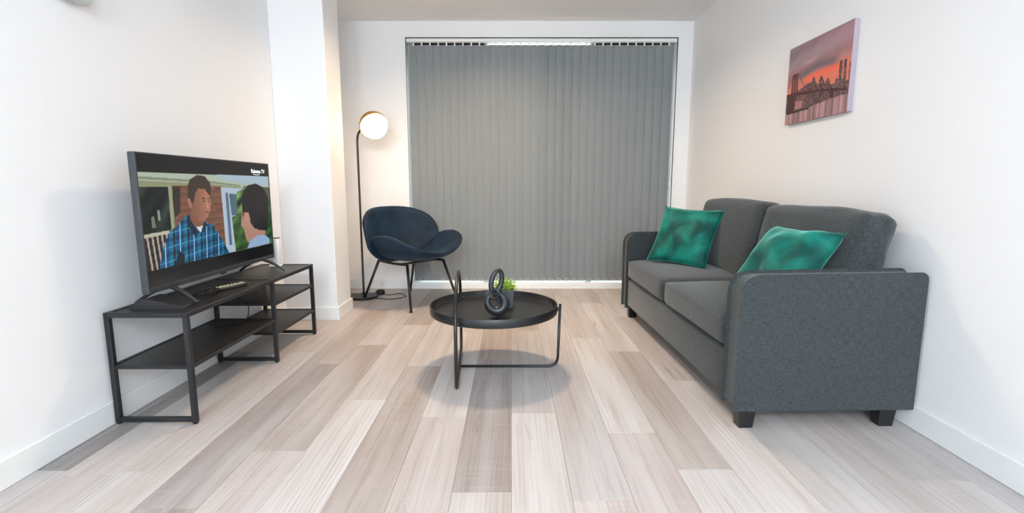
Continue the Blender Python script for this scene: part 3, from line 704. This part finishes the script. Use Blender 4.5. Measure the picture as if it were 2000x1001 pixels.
# coiled cable
pts = []
for k in range(70):
    a_ = k * 0.42; r_ = 0.030 + 0.012 * math.sin(k * 0.7)
    pts.append((-1.430 + r_ * math.cos(a_) * 1.1 + 0.0004 * k, 2.235 + r_ * 1.5 * math.sin(a_), zt + 0.005 + 0.010 * abs(math.sin(k * 0.31)) + 0.0001 * k))
bm = bmesh.new(); tube(bm, bez(pts, 2), 0.0026, 6)
tag(bm_obj('coiled_cable', bm, M['rubber'], None, True), 'black cable coiled loosely on the tv stand below the screen', 'cable')
pts = [(-1.60, 2.75, 0.345), (-1.585, 2.71, 0.350), (-1.50, 2.66, 0.345), (-1.42, 2.58, 0.345), (-1.40, 2.55, 0.30), (-1.41, 2.53, 0.262), (-1.47, 2.50, 0.255), (-1.56, 2.46, 0.254)]
bm = bmesh.new(); tube(bm, bez(pts, 6), 0.0026, 6)
tag(bm_obj('hanging_cable', bm, M['rubber'], None, True), 'thin black cable drooping between the shelves under the tv stand top', 'cable')
rt = thing('router', 'upright white router standing behind the far end of the television', 'router', (-1.487, 3.062, zt + 0.0005), math.radians(8))
bm = bmesh.new(); box(bm, -0.03, 0.03, -0.022, 0.022, 0.0, 0.175, 0.006, 2); bm_obj('case', bm, M['white_plastic'], rt, True)
bm = bmesh.new(); box(bm, -0.024, 0.032, -0.014, 0.016, 0.176, 0.180, 0.001, 1); bm_obj('top_vent', bm, M['tvplastic'], rt)
bm = bmesh.new(); box(bm, -0.036, 0.036, -0.028, 0.028, 0.0, 0.008, 0.003, 1); bm_obj('base', bm, M['white_plastic'], rt)
# power strip / adaptor on lower far shelf is hidden in the photo: not built

# ------------------------------------------------------------------ canvas picture
def sky(img, u, v):
    a = np.array([150, 138, 148.]); b = np.array([186, 140, 148.]); c = np.array([214, 128, 108.])
    t = np.clip(u * 0.9 + 0.1 * np.sin(6 * v + 4 * u), 0, 1)[..., None]; s = np.clip((v - 0.2) / 0.45, 0, 1)[..., None]
    img[:] = (a * (1 - t) + b * t) * (1 - s) + c * s
    for k in range(7):
        f = np.sin(9 * u + 21 * v + k * 1.7 + 3 * np.sin(3 * u + k)) ; img -= (np.clip(f, 0, 1) * 6)[..., None]
def city(u, v, old):
    bx = np.floor(u * 46); wv = np.floor(v * 70); wu = np.floor(u * 150)
    h = (np.sin(bx * 12.9898) * 43758.5453) % 1; lit = ((np.sin(wu * 78.2 + wv * 37.7) * 43758.5) % 1) > 0.72
    c = np.array([66, 50, 58])[None, :] * (0.7 + 0.75 * h)[:, None]; c[lit] = (150, 108, 100); return c
def river(u, v, old):
    s = np.sin(u * 70) * 0.5 + np.sin(u * 131 + 2) * 0.3 + np.sin(u * 23) * 0.5
    return np.clip(np.array([150, 116, 118])[None, :] * (1 + 0.22 * s)[:, None] + (0.25 - np.abs(v - 0.9))[:, None] * 30, 0, 255)
tower_c = (92, 52, 50)
def glow(img, u, v):
    def blend(w, col):
        w = np.clip(w, 0, 1)[..., None]; img[:] = img * (1 - w) + np.array(col, float) * w
    base = 0.56 - 0.22 * u
    blend(np.clip((v - base) / 0.10, 0, 1) * 0.85, (222, 122, 98))
    blend(np.exp(-((v - (0.50 - 0.07 * u)) / 0.045) ** 2) * np.clip((u - 0.22) / 0.15, 0, 1) * np.clip((0.92 - u) / 0.1, 0, 1), (240, 104, 74))
    blend(np.exp(-((v - (0.40 - 0.05 * u + 0.02 * np.sin(9 * u))) / 0.05) ** 2) * np.clip((u - 0.05) / 0.2, 0, 1) * np.clip((0.86 - u) / 0.12, 0, 1) * 0.9, (108, 98, 108))
    blend(np.exp(-((v - (0.27 - 0.10 * (u - 0.35))) / 0.02) ** 2) * np.exp(-((u - 0.38) / 0.12) ** 2) * 0.6, (186, 164, 164))
PL = [(None, sky), (None, glow),
      ([(0.0, 0.63), (0.30, 0.56), (0.339, 0.543), (0.36, 0.533), (0.431, 0.537), (0.45, 0.49), (0.468, 0.47), (0.486, 0.50), (0.511, 0.559), (0.55, 0.585), (0.562, 0.511), (0.60, 0.50), (0.625, 0.56), (0.644, 0.60), (0.672, 0.56), (0.70, 0.55), (0.722, 0.59), (0.733, 0.64), (0.793, 0.64), (0.808, 0.590), (0.874, 0.60), (0.938, 0.64), (1.0, 0.66), (1.0, 0.83), (0.0, 0.86)], city),
      ([(0.844, 0.40), (0.885, 0.40), (0.89, 0.70), (0.846, 0.70)], city), ([(0.904, 0.41), (0.943, 0.41), (0.95, 0.70), (0.905, 0.70)], city), ([(0.982, 0.46), (1.0, 0.46), (1.0, 0.73), (0.982, 0.73)], city),
      ([(0.0, 0.845), (0.476, 0.835), (0.781, 0.805), (1, 0.80), (1, 1), (0, 1)], river),
      ([(0.03, 0.63), (0.165, 0.63), (0.155, 0.835), (0.03, 0.84)], (70, 44, 46)),
      ([(0.02, 0.835), (0.42, 0.835), (0.42, 0.862), (0.02, 0.868)], (62, 42, 46)),
      ([(0.170, 0.72), (0.30, 0.73), (0.30, 0.82), (0.170, 0.83)], (168, 116, 110)),
      ([(0.09, 0.355), (0.185, 0.355), (0.205, 0.63), (0.075, 0.63)], tower_c), ([(0.105, 0.44), (0.125, 0.41), (0.130, 0.60), (0.108, 0.60)], (150, 84, 72)), ([(0.150, 0.44), (0.166, 0.41), (0.176, 0.60), (0.155, 0.60)], (150, 84, 72)),
      ([(0.0, 0.595), (0.323, 0.623), (0.619, 0.660), (0.97, 0.735), (0.97, 0.762), (0.638, 0.695), (0.325, 0.660), (0.0, 0.632)], (74, 38, 40)),
      ([(0.745, 0.68), (0.795, 0.69), (0.80, 0.80), (0.745, 0.80)], (70, 42, 46))]
for k in range(6):
    q0 = k / 6; q1 = (k + 1) / 6; f = lambda q: (0.187 + 0.26 * q, 0.36 + 0.27 * (1 - (1 - q) ** 1.8)); PL.append((strip(f(q0), f(q1), 0.008), tower_c))
    g_ = lambda q: (0.10 - 0.10 * q, 0.36 + 0.16 * (1 - (1 - q) ** 1.6)); PL.append((strip(g_(q0), g_(q1), 0.008), tower_c))
CW0, CW1, CZ0, CZ1, CF = 2.935, 2.402, 1.312, 1.730, 1.588
pic = thing('canvas_picture', 'canvas print of a bridge and city skyline at sunset on right wall', 'picture', (XR - 0.0005, (CW0 + CW1) / 2, (CZ0 + CZ1) / 2))
cy, cz = pic.location.y, pic.location.z; cx_ = pic.location.x
bm = bmesh.new(); box(bm, CF - cx_, 0, CW1 - cy, CW0 - cy, CZ0 - cz, CZ1 - cz, 0.002, 1); bm_obj('canvas_wrap', bm, M['canvas'], pic)
me = print_mesh('print', paint(300, 230, PL, (160, 140, 145)), (CF - 0.0006 - cx_, CW0 - cy, CZ1 - cz), (0, CW1 - CW0, 0), (0, 0, -(CZ1 - CZ0)))
pr_ = link('print', me, M['canvasprint'], pic); pr_['label'] = 'sunset bridge and skyline print'

# ------------------------------------------------------------------ coffee table
TCX, TCY, TR, TZB, TZT = -0.094, 2.560, 0.338, 0.298, 0.345
ct = thing('coffee_table', 'round black tray coffee table on a bent metal tube frame', 'coffee table', (TCX, TCY, 0))
bm = bmesh.new(); lathe(bm, [(0, TZB), (TR - 0.012, TZB), (TR - 0.002, TZB + 0.004), (TR, TZB + 0.012), (TR, TZT - 0.003), (TR - 0.002, TZT), (TR - 0.006, TZT), (TR - 0.008, TZT - 0.004), (TR - 0.010, TZB + 0.018), (TR - 0.016, TZB + 0.011), (0, TZB + 0.010)], 72)
bm_obj('tray', bm, M['tablemetal'], ct, sharp=0.7)
RT = 0.0085
hx, hy, hr = -0.262 - TCX, 2.226 - TCY, math.radians(3.6)
def hp(s, z): return (hx - s * math.sin(hr), hy + s * math.cos(hr), z)
HL = 0.622
path = []
for s, z in ((0.035, RT), (0.013, 0.012), (0.002, 0.035), (0.0, 0.08), (-0.001, 0.16), (0.0, 0.24)): path.append(hp(s, z))
for k in range(1, 14):
    a_ = PI * k / 14; path.append(hp(HL / 2 - HL / 2 * math.cos(a_), 0.245 + 0.270 * math.sin(a_) ** 0.95))
for s, z in ((HL, 0.24), (HL, 0.08), (HL - 0.004, 0.035), (HL - 0.015, 0.012), (HL - 0.035, RT), (HL / 2 + 0.1, RT), (HL / 2 - 0.1, RT)): path.append(hp(s, z))
bm = bmesh.new(); tube(bm, bez(path, 4, True), RT, 12, closed=True); bm_obj('hoop_leg', bm, M['tablemetal'], ct, True)
rx = 0.246 - TCX; ry = 2.525 - TCY; h0 = hp(HL / 2, RT)
bm = bmesh.new(); tube(bm, fillet([(h0[0] + 0.004, ry, RT), (rx, ry, RT), (rx + 0.010, ry, TZT + 0.004)], [0, 0.055, 0], 10), RT * 0.85, 12); bm_obj('side_leg', bm, M['tablemetal'], ct, True)
for s in (0.012, HL - 0.012):
    q = hp(s, 0.318); bm = bmesh.new(); tube(bm, [q, (q[0] + 0.022, q[1] + (0.016 if s < 0.1 else -0.016), q[2])], 0.006, 8); bm_obj('bracket', bm, M['tablemetal'], ct, True)
bm = bmesh.new(); box(bm, TR - 0.002, rx + 0.006, ry - 0.006, ry + 0.006, 0.312, 0.330); bm_obj('bracket', bm, M['tablemetal'], ct)
# knot sculpture
ZTR = TZB + 0.0105
kn = thing('knot_sculpture', 'black ceramic sculpture of three interlocked rings on coffee table', 'sculpture', (-0.078, 2.425, ZTR))
def ring(name, c, r1, r2, minor, tilt_axis, ang, squash=1.0, spin=0.0, thick=0.0):
    bm = bmesh.new(); pts, rs = [], []
    R_ = Matrix.Rotation(ang, 4, Vector(tilt_axis)) @ Matrix.Rotation(spin, 4, 'Y')
    for k in range(40):
        a = 2 * PI * k / 40; p = R_ @ Vector((r1 * math.cos(a), 0, r2 * math.sin(a))); pts.append(Vector(c) + p); rs.append(minor * (1 + thick * -math.sin(a)))
    tube(bm, pts, rs, 16, closed=True); return bm_obj(name, bm, M['ceramic'], kn, True)
ring('large_ring', (0.0, 0.0, 0.0735), 0.043, 0.048, 0.0195, (0, 0, 1), math.radians(12), spin=math.radians(-35), thick=0.32)
ring('middle_ring', (-0.006, -0.022, 0.121), 0.022, 0.024, 0.0072, (0, 0, 1), math.radians(-20), spin=math.radians(20), thick=0.1)
ring('upper_ring', (0.003, 0.002, 0.181), 0.028, 0.056, 0.0125, (0, 0, 1), math.radians(28), spin=math.radians(14), thick=0.12)
# potted plant
pp = thing('potted_plant', 'small lime green plant in square charcoal pot behind the sculpture', 'plant', (-0.036, 2.640, ZTR))
bm = bmesh.new()
lv = [(0.042, 0.0), (0.049, 0.105), (0.044, 0.105), (0.042, 0.085)]
rings = [[bm.verts.new((sx * w, sy * w, z)) for sx, sy in ((-1, -1), (1, -1), (1, 1), (-1, 1))] for w, z in lv]
bm.faces.new(rings[0][::-1]); bm.faces.new(rings[-1])
for a, b in zip(rings, rings[1:]):
    for k in range(4): bm.faces.new((a[k], a[(k + 1) % 4], b[(k + 1) % 4], b[k]))
bmesh.ops.bevel(bm, geom=[e for e in bm.edges if e.verts[0].co.z != e.verts[1].co.z], offset=0.004, segments=2, affect='EDGES')
bm_obj('pot', bm, M['pot'], pp)
bm = bmesh.new(); box(bm, -0.041, 0.041, -0.041, 0.041, 0.086, 0.092); bm_obj('soil', bm, M['soil'], pp)
bm = bmesh.new(); rnd = random.Random(2)
for k in range(210):
    th, ph = rnd.uniform(0, 2 * PI), math.acos(rnd.uniform(0.05, 1)); rr = rnd.uniform(0.030, 0.062)
    d = Vector((math.sin(ph) * math.cos(th), math.sin(ph) * math.sin(th), math.cos(ph) * 0.95)); p = Vector((0, 0, 0.092)) + d * rr
    q = Matrix.Rotation(rnd.uniform(0, 6.3), 3, d); s = d.orthogonal().normalized(); s = q @ s; up = (d + s.cross(d) * 0.4).normalized()
    L_, W_ = rnd.uniform(0.014, 0.024), rnd.uniform(0.003, 0.005); nn = s.cross(up) * 0.003
    vs_ = [bm.verts.new(x) for x in (p, p + up * L_ * 0.5 + s * W_ + nn, p + up * L_, p + up * L_ * 0.5 - s * W_ + nn)]
    bm.faces.new(vs_)
    if k % 6 == 0: tube(bm, [(0, 0, 0.09), p], 0.001, 4)
fo = bm_obj('foliage', bm, M['leaf'], pp); fo['kind'] = 'stuff'

# ------------------------------------------------------------------ armchair (two petal shells)
CFX, CFY = 0.752, -0.659
ch = thing('armchair', 'navy velvet petal-shaped armchair on thin black legs by the blind', 'armchair', (-0.856, 4.080, 0), math.atan2(CFY, CFX) + PI / 2)
# local: -y is the front, +x the chair's left-hand side seen from its back
def petal(name, hw, hh, Rb, fmax, to_local, thick, par):
    bm = bmesh.new(); n, m = 32, 20; rows = {}
    def surf(u, v, off):
        # superellipse outline: v limited by u
        lim = (1 - abs(u) ** 2.5) ** (1 / 2.1); w = v * hh * lim
        phi = u * fmax; R = Rb - off
        x = R * math.sin(phi); d = Rb - R * math.cos(phi)
        bow = 0.03 * (w / hh) ** 2
        return to_local(x, w, d + bow)
    for side, off in ((0, thick / 2), (1, -thick / 2)):
        for i in range(n + 1):
            u = -math.cos(PI * i / n)
            for j in range(m + 1):
                v = -1 + 2 * j / m; e = min(1, (1 - abs(v)) * 5) ** 0.5 * min(1, (1 - abs(u)) * 9) ** 0.5
                rows[side, i, j] = bm.verts.new(surf(u * 0.9995, v, off * (0.25 + 0.75 * e)))
        for i in range(n):
            for j in range(m):
                q = [rows[side, i, j], rows[side, i + 1, j], rows[side, i + 1, j + 1], rows[side, i, j + 1]]
                bm.faces.new(q if side else q[::-1])
    bd = [(i, 0) for i in range(n)] + [(n, j) for j in range(m)] + [(i, m) for i in range(n, 0, -1)] + [(0, j) for j in range(m, 0, -1)]
    for a, b in zip(bd, bd[1:] + bd[:1]):
        bm.faces.new((rows[0, a[0], a[1]], rows[0, b[0], b[1]], rows[1, b[0], b[1]], rows[1, a[0], a[1]]))
    bmesh.ops.remove_doubles(bm, verts=bm.verts, dist=0.0006)
    o = bm_obj(name, bm, M['navy'], par, True); return o
def seat_map(x, w, d):
    # w along depth (front negative y), d lifts
    t = math.radians(6); y, z = w, d
    return (x + 0.025, -0.085 + y * math.cos(t) + z * math.sin(t) * 0.6, 0.372 - y * math.sin(t) + z * math.cos(t) * 1.0)
def back_map(x, w, d):
    t = math.radians(17); z, y = w, -d
    return (x, 0.245 + y * math.cos(t) + z * math.sin(t), 0.565 + z * math.cos(t) + y * math.sin(t) * -0.25)
petal('seat', 0.4, 0.310, 0.42, math.radians(60), seat_map, 0.050, ch)
petal('backrest', 0.4, 0.236, 0.43, math.radians(58), back_map, 0.046, ch)
tops = {(-1, -1): (-0.185, -0.215), (1, -1): (0.185, -0.215), (-1, 1): (-0.185, 0.17), (1, 1): (0.185, 0.17)}
for (sx, sy), (tx, ty) in tops.items():
    fx, fy = 0.243 * sx, 0.325 * sy
    bm = bmesh.new(); tube(bm, [(tx, ty, 0.352), (fx, fy, 0.006)], [0.0115, 0.0095], 12); lg = bm_obj('leg', bm, M['blackmetal'], ch, True)
    bm = bmesh.new(); lathe(bm, [(0, 0.0005), (0.013, 0.0005), (0.014, 0.010), (0, 0.012)], 14, Matrix.Translation((fx, fy, 0))); bm_obj('foot_cap', bm, M['rubber'], lg, True)
for sx in (-1, 1):
    bm = bmesh.new(); tube(bm, bez([(0.185 * sx, -0.215, 0.352), (0.185 * sx, -0.02, 0.345), (0.185 * sx, 0.17, 0.352)], 5), 0.0105, 10); bm_obj('side_rail', bm, M['blackmetal'], ch, True)
for y in (-0.12, 0.10):
    bm = bmesh.new(); tube(bm, [(-0.185, y, 0.347), (0.185, y, 0.347)], 0.009, 10); bm_obj('cross_rail', bm, M['blackmetal'], ch, True)
bm = bmesh.new(); box(bm, -0.03, 0.03, 0.15, 0.25, 0.338, 0.365, 0.006, 1); bm_obj('back_bracket', bm, M['blackmetal'], ch)

# ------------------------------------------------------------------ floor lamp
LX, LY = -1.287, 4.196
fl = thing('floor_lamp', 'slim black floor lamp with lit amber dome shade beside pillar', 'lamp', (LX, LY, 0))
bm = bmesh.new(); lathe(bm, [(0, 0.0005), (0.118, 0.0005), (0.121, 0.004), (0.121, 0.018), (0.117, 0.023), (0.016, 0.026), (0, 0.026)], 48); bm_obj('base', bm, M['blackmetal'], fl, sharp=0.6)
hc = Vector((0.168, -0.085, 1.450)); ax = Vector((-0.44, 0.66, 0.61)).normalized()
jt = hc + Vector((-0.113, 0.030, -0.022))
bm = bmesh.new(); tube(bm, bez([(0, 0, 0.024), (0, 0, 0.7), (0, 0, 1.28), (0.002, -0.002, 1.345), (0.014, -0.012, 1.392), jt], 8), 0.0085, 12); bm_obj('pole', bm, M['blackmetal'], fl, True)
rot = ax.to_track_quat('Z', 'Y').to_matrix().to_4x4()
def head(prof, mat, name, seg=40, par=fl):
    bm = bmesh.new(); lathe(bm, prof, seg, Matrix.Translation(hc) @ rot); return bm_obj(name, bm, M[mat], par, True)
def arc(r, a0, a1, n): return [(r * math.sin(math.radians(a0 + (a1 - a0) * k / n)), r * math.cos(math.radians(a0 + (a1 - a0) * k / n))) for k in range(n + 1)]
shade = head(arc(0.116, 0, 92, 12) + arc(0.1125, 92, 0, 12), 'brass', 'shade')
head([(0, 0.134), (0.011, 0.134), (0.014, 0.127), (0.014, 0.112), (0, 0.112)], 'blackmetal', 'cap', 16, shade)
head(arc(0.106, 0, 180, 20), 'lampglass', 'globe')
bm = bmesh.new(); lathe(bm, [(0, 0), (0.013, 0), (0.013, 0.02), (0, 0.02)], 14, Matrix.Translation(jt) @ rot); bm_obj('swivel_joint', bm, M['blackmetal'], fl, True)
# foot switch and cord on the floor
sw_ = Vector((-1.180 - LX, 4.335 - LY, 0.0))
bm = bmesh.new(); lathe(bm, [(0, 0.0005), (0.036, 0.0005), (0.040, 0.010), (0.037, 0.034), (0.022, 0.042), (0, 0.043)], 24, Matrix.Translation(sw_)); bm_obj('foot_switch', bm, M['rubber'], fl, True)
pts = [(-0.33, 0.20, 0.05), (-0.25, 0.16, 0.03), (-0.16, 0.15, 0.006), (-0.06, 0.165, 0.004), (0.04, 0.16, 0.010), (0.08, 0.145, 0.02)]
bm = bmesh.new(); tube(bm, bez(pts, 6), 0.0032, 6)
pts = [(0.130, 0.135, 0.012), (0.17, 0.105, 0.0035), (0.22, 0.115, 0.0035), (0.27, 0.155, 0.0035), (0.315, 0.125, 0.0035), (0.36, 0.05, 0.0035), (0.345, -0.005, 0.0035), (0.28, -0.055, 0.0035), (0.22, -0.07, 0.0035), (0.165, -0.05, 0.0035), (0.12, -0.045, 0.0035)]
tube(bm, bez(pts, 6), 0.0032, 6); bm_obj('cord', bm, M['rubber'], fl, True)

# ------------------------------------------------------------------ fixture at the top of the left wall
wf = thing('wall_fixture', 'rounded grey wall fixture cut off by the top edge above the television', 'wall fixture', (XL + 0.0005, 1.905, 1.622))
bm = rbox(0.06, 0.15, 0.12, 0.028, 6); bmesh.ops.translate(bm, verts=bm.verts, vec=(0.03, 0, 0.068)); bm_obj('housing', bm, M['greyfix'], wf, True)
bm = bmesh.new(); box(bm, 0.0, 0.006, -0.085, 0.085, 0.02, 0.14, 0.002, 1); bm_obj('back_plate', bm, M['trim'], wf)
